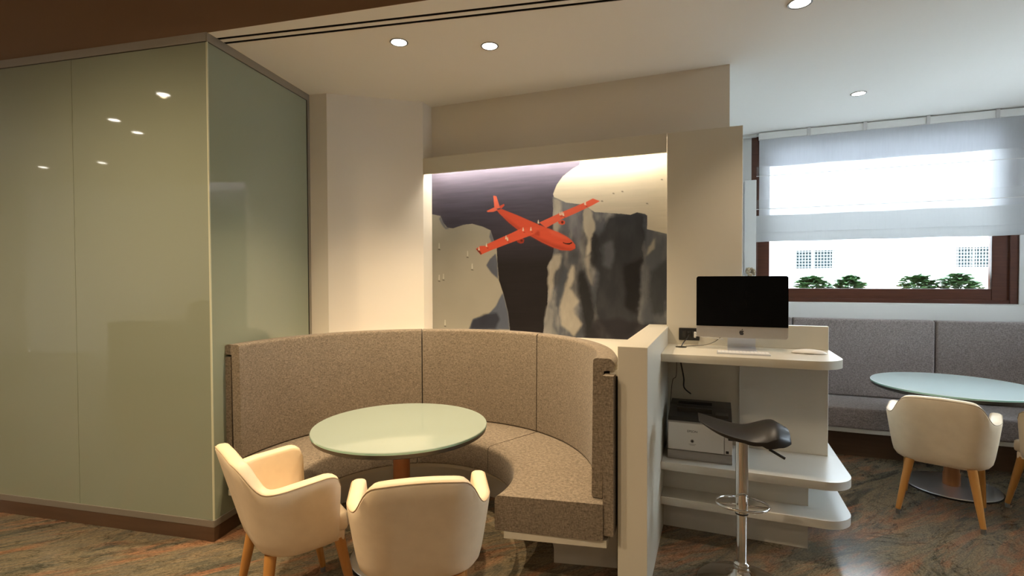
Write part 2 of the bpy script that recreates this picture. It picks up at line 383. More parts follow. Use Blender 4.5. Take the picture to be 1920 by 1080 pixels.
# ------------------------------------------------------------------ glass partition
gp = thing('glass_partition', 'tall pale green glass partition with brown plinth and satin metal rails', 'partition', (G0.x, G0.y, 0))
side = (G1-G0); SL = side.length; ST = side/SL; SNn = Vector((ST.y, -ST.x))       # outward normal (towards the alcove)
def gpl(p, q, nrm, th, z0, z1, bev=0):
    """slab between plan points p and q, thickness th behind the face"""
    a = p; b = q; c = q-nrm*th; d = p-nrm*th
    pts = [(v.x, v.y) for v in (a, b, c, d)]
    ar = sum(pts[i][0]*pts[(i+1) % 4][1]-pts[(i+1) % 4][0]*pts[i][1] for i in range(4))
    if ar < 0: pts = pts[::-1]
    return prism(pts, z0, z1, bev, 1)
FN = -GN
zg0, zg1 = .125, CEIL-.05
edges = [.0, 1.0117, 2.0234, 3.035, 4.047, 5.06]
for i in range(5):
    obj('glass_panel', gpl(G0-GT*(edges[i]+.0015+(.003 if i == 0 else 0)), G0-GT*(edges[i+1]-.0015), FN, .012, zg0, zg1), M_glassp, gp, world=True)
    if i: obj('joint_strip', gpl(G0-GT*(edges[i]-.0035)+GN*.0118, G0-GT*(edges[i]+.0035)+GN*.0118, FN, .004, zg0, zg1), M_glasss, gp, world=True)
obj('glass_panel', gpl(G0+ST*.003, G0+ST*(SL-.03), SNn, .012, zg0, zg1), M_glassp, gp, world=True)
obj('corner_edge', prism([(G0.x-.007, G0.y-.0015), (G0.x+.0015, G0.y-.0005), (G0.x-.0005, G0.y+.008), (G0.x-.009, G0.y+.009)], zg0, zg1), M_glasss, gp, world=True, label='bright polished corner edge of the glass')
for nm, z0, z1, m, off in (('top_rail', CEIL-.05, CEIL+.001, M_rail, .006), ('bottom_rail', .085, .125, M_rail, .006), ('plinth', 0, .085, M_plinth, .004)):
    obj(nm, gpl(G0+FN*off+SNn*off*.0, G0-GT*5.06+FN*off, FN, .05, z0, z1, .001), m, gp, world=True)
    obj(nm, gpl(G0+SNn*off+ST*-.004, G1+SNn*off, SNn, .05, z0, z1, .001), m, gp, world=True)
obj('end_post', gpl(G0+ST*(SL-.028)+SNn*.006, G0+ST*(SL+.012)+SNn*.006, SNn, .05, .125, CEIL-.05, .001), M_rail, gp, world=True)
obj('seal', gpl(G0+ST*(SL-.034)+SNn*.002, G0+ST*(SL-.027)+SNn*.002, SNn, .03, .125, CEIL-.05), M_black, gp, world=True)
obj('seal', gpl(G0-GT*5.06+FN*.001, G0+FN*.001, FN, .01, zg1-.003, zg1+.001), M_black, gp, world=True)
obj('seal', gpl(G0+SNn*.001, G1+SNn*.001, SNn, .01, zg1-.003, zg1+.001), M_black, gp, world=True)

# ------------------------------------------------------------------ the mural
def paint():
    O4 = lambda x, y: (780+x/2.7, 240+y/2.7)
    O6 = lambda x, y: (860+x/6.4, 340+y/6.4)
    def poly(f, pts): return np.array([[at(*f(x, y), YN)[0], at(*f(x, y), YN)[2]] for x, y in pts])
    x0, x1, z0, z1 = -2.2, -.309, EYE-.447, EYE+.955
    nx, nz = 620, 450
    gx, gz = np.meshgrid(np.linspace(x0, x1, nx), np.linspace(z0, z1, nz))
    px = (x1-x0)/nx
    def inside(P, X, Z):
        r = np.zeros(X.shape, bool); n = len(P)
        for i in range(n):
            xa, za = P[i]; xb, zb = P[(i+1) % n]
            if za == zb: continue
            c = ((za > Z) != (zb > Z)) & (X < (xb-xa)*(Z-za)/(zb-za)+xa); r ^= c
        return r
    def mask(P, wob=0, soft=1):
        X = gx+wob*wobx; Z = gz+wob*wobz; a = 0
        k = [(-.33, -.33), (.33, -.33), (-.33, .33), (.33, .33)]
        if soft > 1: k = [(i*.5, j*.5) for i in (-1.5, -.5, .5, 1.5) for j in (-1.5, -.5, .5, 1.5)]
        for dx, dz in k: a = a+inside(P, X+dx*px*soft, Z+dz*px*soft)
        return (a/len(k))[..., None]
    rg = np.random.RandomState(7)
    def vnoise(sx, sz, oct=4):
        out = np.zeros(gx.shape); amp = 1; tot = 0
        for o in range(oct):
            n1, n2 = int(sx*2**o)+2, int(sz*2**o)+2; g = rg.rand(n2+1, n1+1)
            u = np.linspace(0, n1-1e-3, nx)[None, :].repeat(nz, 0); v = np.linspace(0, n2-1e-3, nz)[:, None].repeat(nx, 1)
            iu, iv = u.astype(int), v.astype(int); fu, fv = u-iu, v-iv; fu = fu*fu*(3-2*fu); fv = fv*fv*(3-2*fv)
            out += amp*((g[iv, iu]*(1-fu)+g[iv, iu+1]*fu)*(1-fv)+(g[iv+1, iu]*(1-fu)+g[iv+1, iu+1]*fu)*fv); tot += amp; amp *= .55
        return out/tot
    wobx, wobz = vnoise(20, 15)-.5, vnoise(20, 15)-.5
    hn, vn, bn = vnoise(8, 90, 3), vnoise(26, 7, 4), vnoise(5, 4, 4)
    S = lambda c: np.array([(v/255)**2.2 for v in c])
    mix = lambda a, b, k: a*(1-k)+b*k
    t = ((gz-z0)/(z1-z0))[..., None]
    col = mix(S((34, 30, 32)), S((86, 82, 96)), np.clip((t-.40)/.45, 0, 1))*(.8+.4*hn[..., None])
    # right berg: flank
    flank = poly(O4, [(695, 345), (692, 440), (703, 560), (700, 620), (690, 655), (665, 700), (672, 800), (665, 900), (648, 990), (640, 1100), (1300, 1100), (1300, 500), (1170, 500), (1165, 430), (905, 415), (850, 380)])
    a = mask(flank, .02)
    fc = mix(S((92, 95, 100)), S((150, 148, 142)), np.clip((vn[..., None]-.42)*3.2, 0, 1))
    fc = mix(fc, S((62, 64, 68)), np.clip((.47-bn[..., None])*4, 0, .8))
    col = mix(col, fc, a)
    dk = S((40, 40, 42)); lt = S((176, 168, 150)); md = S((104, 107, 112))
    def dab(f, pts, c, k=1., wob=.045, soft=6, tex=.35):
        nonlocal col
        m = mask(poly(f, pts), wob, soft)*k
        cc = c*(1-tex/2+tex*vn[..., None]); col = mix(col, cc, m)
    dab(O4, [(975, 450), (1085, 432), (1125, 428), (1168, 442), (1160, 560), (1150, 720), (1135, 880), (1130, 1010), (1040, 1090), (960, 1040), (905, 940), (900, 830), (930, 760), (890, 680), (900, 570), (960, 520)], S((52, 54, 58)), .95)
    dab(O4, [(880, 530), (915, 540), (925, 640), (900, 720), (880, 660)], dk, .8)
    dab(O4, [(1050, 700), (1145, 660), (1140, 800), (1120, 950), (1060, 900)], S((34, 32, 34)), .9)
    dab(O4, [(940, 600), (990, 560), (1010, 640), (980, 720), (945, 700)], md, .55)
    dab(O4, [(815, 740), (850, 730), (880, 800), (905, 930), (890, 1010), (940, 1070), (860, 1090), (850, 960), (830, 860)], dk, .95)
    dab(O4, [(900, 960), (1130, 980), (1270, 990), (1280, 1090), (860, 1090)], S((45, 42, 46)), .85)
    dab(O4, [(1172, 512), (1272, 536), (1272, 990), (1135, 985), (1150, 820), (1160, 680)], S((92, 96, 100)), .8)
    dab(O4, [(1190, 720), (1272, 650), (1272, 930), (1210, 960), (1180, 860)], S((58, 61, 64)), .8)
    dab(O4, [(1180, 600), (1212, 555), (1205, 610), (1165, 650)], lt, .8, .02, 3)
    dab(O4, [(850, 395), (885, 405), (905, 470), (905, 520), (880, 560), (890, 620), (860, 650), (870, 560), (850, 500)], lt, .95, .03, 3)
    dab(O4, [(850, 660), (880, 640), (875, 720), (900, 800), (870, 760)], lt, .5, .03, 4)
    dab(O4, [(790, 690), (802, 700), (800, 760), (780, 810), (800, 830), (825, 880), (800, 920), (820, 960), (845, 1000), (800, 1050), (740, 1000), (730, 900), (755, 820), (770, 740)], lt, .85, .03, 4)
    dab(O4, [(700, 640), (740, 640), (735, 690), (700, 730), (700, 800), (680, 880), (672, 800), (668, 700)], lt, .7, .03, 4)
    dab(O4, [(755, 700), (775, 720), (745, 830), (725, 910), (705, 900), (720, 800)], S((70, 75, 82)), .8, .03, 4)
    dab(O4, [(665, 900), (700, 920), (700, 1000), (720, 1060), (650, 1080), (650, 980)], S((150, 148, 140)), .6, .03, 4)
    dab(O4, [(735, 375), (800, 390), (845, 400), (830, 620), (800, 560), (760, 480), (735, 450)], S((112, 112, 118)), .7)
    dab(O4, [(697, 350), (735, 370), (730, 500), (700, 560)], S((178, 170, 152)), .7, .02, 4)
    # cream plateau of the right berg
    top = poly(O4, [(835, 100), (836, 165), (826, 190), (790, 210), (745, 245), (712, 290), (695, 335), (700, 350), (760, 378), (850, 388), (905, 425), (1040, 434), (1085, 440), (1120, 428), (1160, 436), (1172, 445), (1170, 512), (1272, 536), (1320, 540), (1320, 60)])
    col = mix(col, S((203, 192, 168))*(.93+.14*hn[..., None]), mask(top, .006))
    # left berg
    lb = poly(O4, [(0, 436), (75, 437), (125, 445), (138, 480), (160, 505), (190, 508), (240, 492), (285, 485), (340, 500), (378, 518), (388, 550), (410, 610), (412, 680), (420, 770), (440, 830), (465, 930), (476, 1020), (476, 1100), (0, 1100)])
    col = mix(col, S((162, 157, 141))*(.92+.16*bn[..., None]), mask(lb, .006))
    dab(O4, [(125, 447), (150, 500), (175, 512), (150, 512), (130, 490), (118, 460)], S((112, 114, 122)), .9, .005, 2)
    dab(O4, [(378, 520), (388, 550), (410, 610), (385, 585), (372, 550)], S((98, 102, 112)), .9, .005, 2)
    dab(O4, [(405, 635), (412, 680), (416, 765), (385, 735), (357, 695), (375, 665)], S((84, 88, 98)), 1, .01, 2)
    dab(O4, [(440, 835), (465, 930), (476, 1020), (270, 1020), (290, 965), (370, 940), (405, 900), (425, 860)], S((88, 94, 106)), 1, .01, 2)
    dab(O4, [(275, 1015), (290, 970), (340, 945), (410, 935), (425, 970), (400, 1020)], S((48, 50, 60)), .9, .02, 4)
    # the aeroplane
    og, od, ol = S((208, 82, 56)), S((150, 52, 34)), S((228, 108, 82))
    def flat(pts, c, k=1, soft=1):
        nonlocal col
        col = mix(col, c*(.94+.12*hn[..., None]), mask(poly(O6, pts), 0, soft)*k)
    circ = lambda cx, cy, rx, ry: [(cx+rx*math.cos(i*.35), cy+ry*math.sin(i*.35)) for i in range(18)]
    flat([(418, 172), (455, 180), (500, 322), (432, 332)], ol)
    flat([(495, 297), (545, 272), (553, 290), (508, 334)], og)
    flat([(338, 356), (430, 314), (475, 345), (420, 366), (350, 370)], ol)
    flat([(970, 495), (1200, 388), (1505, 258), (1512, 288), (1530, 248), (1612, 206), (1697, 238), (1600, 292), (1400, 386), (1250, 450), (1050, 560)], mix(og, ol, .5))
    flat([(1190, 480), (1250, 465), (1278, 480), (1275, 515), (1240, 524), (1205, 510)], og); flat(circ(1246, 492, 15, 17), od*.35)
    flat([(695, 700), (760, 682), (790, 700), (780, 740), (745, 748), (705, 730)], od); flat(circ(757, 712, 15, 15), od*.35)
    flat([(458, 345), (520, 334), (700, 405), (900, 492), (1050, 556), (1200, 612), (1300, 665), (1362, 712), (1402, 765), (1402, 806), (1345, 832), (1230, 826), (1130, 792), (1000, 732), (880, 665), (720, 588), (600, 492), (490, 385)], og)
    flat([(490, 385), (600, 460), (740, 560), (900, 640), (1100, 730), (1300, 800), (1395, 812), (1345, 832), (1230, 826), (1130, 792), (1000, 732), (880, 665), (720, 588), (600, 492)], od, .6, 4)
    flat([(1060, 562), (1200, 615), (1300, 668), (1350, 708), (1250, 690), (1120, 640)], ol, .4, 4)
    flat([(950, 545), (880, 543), (770, 557), (640, 620), (350, 750), (330, 775), (262, 775), (208, 812), (268, 882), (380, 832), (600, 747), (850, 656), (975, 600)], mix(og, ol, .15))
    flat([(208, 812), (240, 818), (280, 868), (268, 882)], od*.6)
    flat([(950, 590), (975, 600), (975, 660), (940, 650), (900, 640)], od, .7, 3)
    flat([(1250, 728), (1285, 742), (1330, 742), (1362, 728), (1366, 742), (1330, 760), (1290, 756), (1255, 742)], S((30, 24, 26)))
    wh = S((222, 208, 182))
    for x, y in ((957, 484), (775, 574), (868, 570), (570, 672), (588, 690), (1240, 380), (1218, 384), (1258, 392), (335, 762), (245, 806), (1520, 262)):
        flat([(x-9, y+22), (x-4, y-10), (x+1, y-26), (x+6, y-6), (x+11, y+24)], wh)
        flat([(x+4, y+34), (x+24, y+36), (x+26, y+44), (x+6, y+44)], od*.5, .7)
    for x, y in ((1245, 262), (1000, 332), (1045, 322), (1170, 383), (118, 615), (262, 655), (285, 718), (118, 775), (140, 770), (148, 1003), (80, 935), (942, 371)):
        dab(O4, [(x-7, y-2), (x+2, y-4), (x+8, y+3), (x-2, y+3)], S((70, 62, 58)), .7, 0, 1)
        if x < 300: dab(O4, [(x-2, y-32), (x+3, y-32), (x+4, y-4), (x-3, y-4)], S((205, 198, 182)), .8, 0, 1)
    col = col*np.array([.80, .825, .90])
    verts = np.stack([gx.ravel(), np.full(gx.size, YN-.004), gz.ravel()], 1)
    i = np.arange(nz-1)[:, None]*nx+np.arange(nx-1)[None, :]
    fcs = np.stack([i, i+1, i+nx+1, i+nx], -1).reshape(-1, 4)
    me = bpy.data.meshes.new('mural'); me.vertices.add(len(verts)); me.vertices.foreach_set('co', verts.ravel())
    me.loops.add(fcs.size); me.loops.foreach_set('vertex_index', fcs.ravel().astype(np.int32))
    me.polygons.add(len(fcs)); me.polygons.foreach_set('loop_start', (np.arange(len(fcs))*4).astype(np.int32)); me.update(calc_edges=True)
    ca = me.color_attributes.new('paint', 'FLOAT_COLOR', 'POINT')
    ca.data.foreach_set('color', np.concatenate([np.clip(col, 0, 1), np.ones(gx.shape+(1,))], -1).ravel().astype(np.float32))
    m = mat('mural_paint', (.5, .5, .5), .55, spec=.25, bump=((60, 60, 500), .12, .0015)); nt = m.node_tree
    va = nt.nodes.new('ShaderNodeVertexColor'); va.layer_name = 'paint'; nt.links.new(va.outputs[0], nt.nodes['Principled BSDF'].inputs['Base Color'])
    me.materials.append(m)
    bk = obj('mural', box(x0, x1, YN-.003, YN-.0005, z0, z1), m)
    tag(bk, 'large mural of an orange aeroplane above pale ice cliffs in the lit niche', 'mural')
    o = bpy.data.objects.new('painted_surface', me); C.objects.link(o); o.parent = bk
paint()

# ------------------------------------------------------------------ curved bench
def arc(r, a, b, n): return [(r*math.cos(R(a+(b-a)*i/n)), r*math.sin(R(a+(b-a)*i/n))) for i in range(n+1)]
cb = thing('curved_bench', 'curved taupe tweed banquette bench around the round table beside the glass', 'bench', (BC.x, BC.y, 0))
def ring_seg(prof, a0, a1, n, ends=None):
    """sweep a closed (r, z) profile round the bench centre"""
    b = bmesh.new(); rings = []
    for i in range(n+1):
        t = i/n; row = []
        for r, z in prof:
            aa = a0+(a1-a0)*t
            if ends: aa = ends(aa, r, t)
            row.append(b.verts.new((r*math.cos(R(aa)), r*math.sin(R(aa)), z)))
        rings.append(row)
    m = len(prof)
    for p, q in zip(rings, rings[1:]):
        for j in range(m): b.faces.new((p[j], p[(j+1) % m], q[(j+1) % m], q[j]))
    b.faces.new(rings[0]); b.faces.new(rings[-1][::-1]); bmesh.ops.recalc_face_normals(b, faces=b.faces)
    return b
def rprof(pts, rad, k=4):
    """round the corners of a profile"""
    out = []; n = len(pts)
    for i in range(n):
        p = Vector(pts[i]); a = Vector(pts[i-1]); c = Vector(pts[(i+1) % n]); r = rad[i] if isinstance(rad, list) else rad
        if r == 0: out.append(tuple(p)); continue
        r1 = min(r, (a-p).length*.45, (c-p).length*.45); s = p+(a-p).normalized()*r1; e = p+(c-p).normalized()*r1
        for j in range(k+1):
            t = j/k; out.append(tuple(s*(1-t)**2+p*2*t*(1-t)+e*t*t))
    return out
ST_, SB_, BT = EYE-1.09, .272, EYE-.395
seams = [-1.5, 65, 117, 191.5]
def seat_end(a, r, t):
    if a < 20:      # slanting end face at the desk side
        e = -11+10*(r-.6)/.55; return a+(e+1.5)*max(0, 1-(a+1.5)/12)
    if a > 170:
        e = 200-8*(r-.6)/.55; return a+(e-191.5)*max(0, 1-(191.5-a)/12)
    return a
for k, (a0, a1) in enumerate(zip(seams, seams[1:])):
    g = .22
    s = ring_seg(rprof([(.60, SB_), (1.12, SB_), (1.12, ST_), (.60, ST_)], [.012, .01, .01, .03]), a0+(g if k else 0), a1-(g if k < 2 else 0), 30, seat_end)
    obj('seat_cushion', s, M_fab, cb, smooth=True)
    bk = ring_seg(rprof([(1.052, ST_+.004), (1.105, ST_+.004), (1.112, BT-.062), (1.155, BT-.058), (1.17, BT-.03), (1.15, BT), (1.06, BT)], [.01, .005, .005, .01, .01, .02, .02]), a0+(g if k else 3), a1-(g if k < 2 else 0), 30)
    obj('back_cushion', bk, M_fab, cb, smooth=True)
obj('back_shell', ring_seg([(1.118, .297), (1.169, .297), (1.169, BT-.075), (1.118, BT-.075)], -1.2, 191.5, 80), M_fab, cb, smooth=True)
obj('seat_board', ring_seg([(.645, .235), (1.135, .235), (1.135, .270), (.645, .270)], -1.2, 191.5, 80, seat_end), M_lam, cb, smooth=True)
obj('plinth', ring_seg([(.83, .0), (1.165, .0), (1.165, .234), (.83, .234)], 12, 180, 70), M_lam2, cb, smooth=True)

# ------------------------------------------------------------------ round pedestal tables
def table(x, y, z, r, label, mt):
    t = thing('pedestal_table', label, 'table', (x, y, 0), 0, 'round pedestal tables')
    g = obj('tabletop', lathe([(0, z-.014), (r-.002, z-.014), (r, z-.012), (r, z-.003), (r-.003, z), (0, z)], 96), mt, t, smooth=True)
    g.data.materials.append(M_topedge)
    for p in g.data.polygons:
        if abs(p.normal.z) < .5: p.material_index = 1
    obj('under_disc', lathe([(0, z-.050), (r-.06, z-.050), (r-.016, z-.038), (r-.006, z-.032), (r-.004, z-.0145), (0, z-.0145)], 96), M_blackdisc, t, smooth=True)
    obj('column', lathe([(.046, z-.047), (.046, .12), (.052, .10), (.052, .022)], 24), M_wood2, t, smooth=True)
    obj('base_plate', lathe([(0, .009), (.277, .009), (.28, .011), (.278, .015), (.26, .018), (0, .022)], 72), M_steel, t, smooth=True)
    obj('base_rim', lathe([(0, .0), (.282, .0), (.284, .002), (.284, .0085), (0, .0088)], 72), M_black, t, smooth=True)
    return t
table(-1.620, 2.403, EYE-.808, .475, 'round pale green glass table in front of the curved bench', M_topglass)
table(1.606, 4.639, EYE-.786, .495, 'round pale green glass table by the window bench, window light put into its colour', M_topglass_lit)

# ------------------------------------------------------------------ tub chairs
def chair_mesh():
    """padded U-shaped shell; u forward, v right; returns bmesh and the rim line"""
    def curve(zq, s):
        # s in 0..1 from right arm front, round the back, to left arm front
        W = .238+(.298-.238)*zq**.75; ub = .085-.125*zq; uf = .385; rc = .15+.02*zq
        wb = W-.075*max(0, zq-.62)/.38 if zq > .62 else W
        L1 = uf-(ub+rc); L2 = rc*math.pi/2; L3 = 2*(W-rc); tot = 2*L1+2*L2+L3; d = s*tot
        if d < L1: p, n = (W, uf-d), (1, 0)
        elif d < L1+L2:
            a = (d-L1)/rc; p, n = (W-rc+rc*math.cos(a), ub+rc-rc*math.sin(a)), (math.cos(a), -math.sin(a))
        elif d < L1+L2+L3: p, n = (W-rc-(d-L1-L2), ub), (0, -1)
        elif d < L1+2*L2+L3:
            a = math.pi/2+(d-L1-L2-L3)/rc; p, n = (-W+rc+rc*math.cos(a), ub+rc-rc*math.sin(a)), (math.cos(a), -math.sin(a))
        else: p, n = (-W, ub+rc+(d-L1-2*L2-L3)), (-1, 0)
        return Vector((p[0], p[1])), Vector(n)
    zb, N = .338, 72
    def top(s):      # blurred so the sweep from back to arm is soft
        return sum(w_*top_(min(1, max(0, s+d*.008))) for d, w_ in zip(range(-3, 4), (.06, .12, .19, .26, .19, .12, .06)))
    def top_(s):
        e = abs(s-.5)*2      # 0 back centre, 1 arm tip
        arm = .668+.022*min(1, max(0, (e-.50)/.45)); back = .80-.012*(e/.3)**2
        k = min(1, max(0, (e-.27)/(.46-.27))); k = k*k*(3-2*k)
        return back*(1-k)+arm*k
    b = bmesh.new(); rings = []; rim = []; TH = .060
    for i in range(N+1):
        s = i/N; s = .5+(s-.5)*(1); zt = top(s); row = []
        e = min(s, 1-s)/.06
        drop = 0; 
        if e < 1: drop = .065*(1-math.sqrt(max(0, 1-(1-e)**2)))
        zt -= drop; th = TH*(1 if e >= 1 else .45+.55*math.sqrt(max(0, 1-(1-e)**2))); off = (TH-th)/2
        r = th*.36; q = lambda z: (z-zb)/(.80-zb)
        def P(z, inset):
            p, n = curve(min(1, max(0, q(z))), s); p = p-n*inset; return (p.x, p.y, z)
        for z, ins in ((zb, .11), (zb+.002, .062), (zb+.010, .034), (zb+.026, .013), (zb+.05, .002)): row.append(P(z, ins+off))
        z1 = zt-r
        for k in range(1, 8): z = zb+.05+(z1-zb-.05)*k/7; row.append(P(z, off))
        for k in range(1, 7):
            a = math.pi*k/7; p, n = curve(min(1, q(z1)), s); ca, sa = math.cos(a), math.sin(a); ca = math.copysign(abs(ca)**.75, ca); sa = sa**.8; p = p-n*(off+th/2-th/2*ca); row.append((p.x, p.y, z1+r*sa))
            if k == 1: rim.append((p.x+n.x*.001, p.y+n.y*.001, z1+r*sa+.0005))
        for k in range(0, 6): z = z1-(z1-.42)*k/5; row.append(P(z, off+th))
        rings.append([b.verts.new(v) for v in row])
    for p, q_ in zip(rings, rings[1:]):
        for j in range(len(p)-1): b.faces.new((p[j], q_[j], q_[j+1], p[j+1]))
    for rr in (rings[0], rings[-1]):
        b.faces.new(rr)
    bmesh.ops.recalc_face_normals(b, faces=b.faces)
    return b, rim
def make_chair(label):
    t = thing('tub_chair', label, 'chair', group='cream tub chairs')
    b, rim = chair_mesh(); obj('shell', b, M_leather, t, smooth=True)
    obj('piping', tube(rim, .0022, 6), M_welt, t, smooth='all')
    pan = [(.15, .20), (.17, .30), (.205, .395), (.208, .42), (.17, .44), (-.17, .44), (-.208, .42), (-.205, .395), (-.17, .30), (-.15, .20), (-.10, .17), (.10, .17)]
    obj('seat_base', prism(pan, .347, .392, .008), M_leather, t, smooth=True)
    cush = [(.19, .20), (.195, .34), (.215, .40), (.218, .43), (.18, .455), (0, .46), (-.18, .455), (-.218, .43), (-.215, .40), (-.195, .34), (-.19, .20), (-.13, .155), (0, .15), (.13, .155)]
    obj('seat_cushion', prism(cush[::1], .393, .462, .02, 3), M_leather, t, smooth=True)
    for v, u, v2, u2 in ((.15, .12, .205, .07), (-.15, .12, -.205, .07), (.182, .405, .205, .47), (-.182, .405, -.205, .47)):
        a, c = Vector((v, u, .36)), Vector((v2, u2, .03)); f = Vector((v2, u2, 0))
        l = obj('leg', tube([a, a.lerp(c, .5), c], [.025, .021, .0145], 16), M_wood, t, smooth=True)
        obj('leg_foot', tube([c+Vector((0, 0, .001)), f+Vector((0, 0, .0))], [.0125, .012], 12), M_foot, l, smooth=True)
    return t
def copy_tree(o, parent=None):
    c = o.copy(); C.objects.link(c); c.parent = parent
    for ch in [k for k in bpy.data.objects if k.parent == o]: copy_tree(ch, c)
    return c
def place(o, x, y, deg): o.location = (x, y, 0); o.rotation_euler = (0, 0, R(deg-90)); return o
ch = make_chair('cream tub chair seen side-on beside the glass partition, its right arm towards us')
place(ch, -1.955, 1.60, 62)
for x, y, a, lab in ((-1.02, 1.63, 122, 'cream tub chair seen from behind, before the curved bench table'),
                     (1.275, 3.865, 69, 'cream tub chair seen from behind, at the table by the window'),
                     (2.25, 4.10, 125, 'cream tub chair at the right edge of the photo, mostly cut off')):
    c = copy_tree(ch); c['label'] = lab; place(c, x, y, a)

# ------------------------------------------------------------------ straight bench under the window
wb = thing('window_bench', 'long straight grey tweed bench with tall back under the window', 'bench', (.1, 5.2, 0))
xs = [.10, .675, 1.772, 2.87, XR-.01]
for a, c in zip(xs, xs[1:]):
    obj('back_cushion', box(a+.004, c-.004, 5.47, YW-.118, ST_+.002, EYE-.385, .02, 3), M_fab2, wb, smooth=True, world=True)
for a, c in zip(xs, xs[1:]):
    obj('seat_cushion', box(a+.003, c-.003, 4.975, 5.50, .278, ST_, .022, 3), M_fab2, wb, smooth=True, world=True)
obj('seat_board', box(.1, XR-.01, 5.0, YW-.12, .24, .276, .002, 1), M_lam2, wb, world=True)
obj('plinth', box(.1, XR-.01, 5.16, YW-.12, 0, .239), M_plinth, wb, world=True)

# ------------------------------------------------------------------ window, blind, outdoors
win = thing('window_1', 'wide mahogany framed window with one large pane behind a sheer blind', 'window', (ox0, YW, oz0)); win['kind'] = 'structure'
def member(x0, x1, z0, z1, y0=YW+.01, y1=YW+.08, nm='window_frame', m=M_frame): return obj(nm, box(x0, x1, y0, y1, z0, z1, .004, 1), m, win, world=True)
member(ox0, ox0+.06, oz0, oz1); member(ox1-.06, ox1, oz0, oz1); member(ox0+.06, ox1-.06, oz0, oz0+.035); member(ox0+.06, ox1-.06, oz1-.05, oz1)
member(ox0+.055, .498, oz0+.03, oz1-.03, YW+.025, YW+.095, 'sash'); member(2.245, ox1-.055, oz0+.03, oz1-.03, YW+.025, YW+.095, 'sash')
member(.498, 2.245, oz0+.03, EYE-.112, YW+.026, YW+.095, 'sash'); member(.498, 2.245, oz1-.12, oz1-.03, YW+.026, YW+.095, 'sash')
obj('glass_pane', box(.49, 2.25, YW+.05, YW+.056, EYE-.118, oz1-.1), M_pane, win, world=True)

bl = thing('roman_blind', 'white sheer roman blind lowered over the upper window', 'blind', (.37, YW-.1, 1.88))
def cloth(x0, x1, zs, y0):
    """pleated sheet through the (z, dy) stations"""
    V, Fc = [], []; nx = 24
    for z, dy in zs:
        for i in range(nx+1):
            x = x0+(x1-x0)*i/nx; V.append((x, y0+dy+.002*math.sin(i*1.7+z*9), z+.0025*math.sin(i*.9+z*3)))
    for j in range(len(zs)-1):
        for i in range(nx): a = j*(nx+1)+i; Fc.append((a, a+1, a+nx+2, a+nx+1))
    return V, Fc
Y0 = YW-.10
xl, xr = .368, 2.50
ztop = CEIL-.07
obj('blind_cloth', cloth(xl+.026, xr-.02, [(ztop, 0), (2.62, .005), (2.53, .0), (2.30, .006), (2.21, 0), (2.14, .004), (1.975, .004), (1.888, 0)], Y0), M_sheer, bl, world=True, smooth='all')
for z1_, z0_ in ((2.617, 2.53), (2.295, 2.206)):
    obj('pleat', cloth(xl, xr, [(z1_, -.012), (z0_+.01, -.018), (z0_, -.014), (z0_+.002, -.006)], Y0), M_pleat, bl, world=True, smooth='all')
obj('pleat', cloth(xl, xr, [(2.141, -.010), (1.98, -.016), (1.974, -.012)], Y0), M_hem, bl, world=True, smooth='all')
obj('pleat', cloth(xl, xr, [(1.974, -.022), (1.889, -.024), (1.885, -.016), (1.886, -.006)], Y0), M_hem, bl, world=True, smooth='all')
obj('lining', cloth(xl+.026, xr-.02, [(ztop, .02), (2.62, .022)], Y0), M_lining, bl, world=True)
for z in (2.53, 2.206, 1.974): obj('batten', box(xl, xr, Y0-.004, Y0-.001, z-.003, z+.002), M_white, bl, world=True)
obj('head_rail', box(xl+.02, xr-.01, Y0-.02, Y0+.03, ztop-.005, CEIL-.012, .004), M_white, bl, world=True, smooth=True)
for x in (.80, 1.25, 1.72, 2.2): obj('rail_clip', box(x, x+.03, Y0-.026, Y0-.02, ztop-.012, CEIL-.004, .002, 1), M_alu, bl, world=True)
struct('trim_5', box(.09, .375, YW-.06, YW-.001, EYE+1.395, CEIL-.001, .003), M_wwall, label='white cornice piece beside the blind')

# street side
struct('street_ground', box(-30, 40, YW+.28, 60, -.3, -.2), M_pave)
fb = thing('street_building', 'sunlit white building across the street with small grilled windows', 'building', (2, 11, -.2))
fx = [(1490, 470, 1565, 502), (1793, 467, 1868, 500)]
holes = []
for x0, y0, x1, y1 in fx:
    p, q = at(x0, y0, 11), at(x1, y1, 11); holes.append((p.x, q.x, q.z, p.z))
hz0, hz1 = min(h[2] for h in holes), max(h[3] for h in holes); X = [-20, holes[0][0], holes[0][1], holes[1][0], holes[1][1], 30]
wl = [box(-20, 30, 11, 11.2, -.2, hz0), box(-20, 30, 11, 11.2, hz1, 3.3)]
for i in (0, 2, 4): wl.append(box(X[i], X[i+1], 11, 11.2, hz0, hz1))
obj('wall', join(*wl), M_facade, fb, world=True)
for x0, x1, z0, z1 in holes:
    z0, z1 = hz0, hz1
    wf = obj('window', box(x0, x1, 11.12, 11.14, z0, z1), M_white, fb, world=True)
    for xm in (x0, x0+(x1-x0)*.45, x1-.03): obj('mullion', box(xm, xm+.03, 11.06, 11.1, z0, z1), M_white, wf, world=True)
    obj('pane', box(x0, x1, 11.1, 11.12, z0, z1), M_fwin, wf, world=True)
    gr = []
    for i in range(13): xx = x0+(x1-x0)*(i+.5)/13; gr.append(box(xx-.008, xx+.008, 10.985, 10.995, z0, z1))
    for i in range(6): zz = z0+(z1-z0)*(i+.5)/6; gr.append(box(x0, x1, 10.98, 10.985, zz-.008, zz+.008))
    obj('grille', join(*gr), M_grille, fb, world=True, kind='stuff')

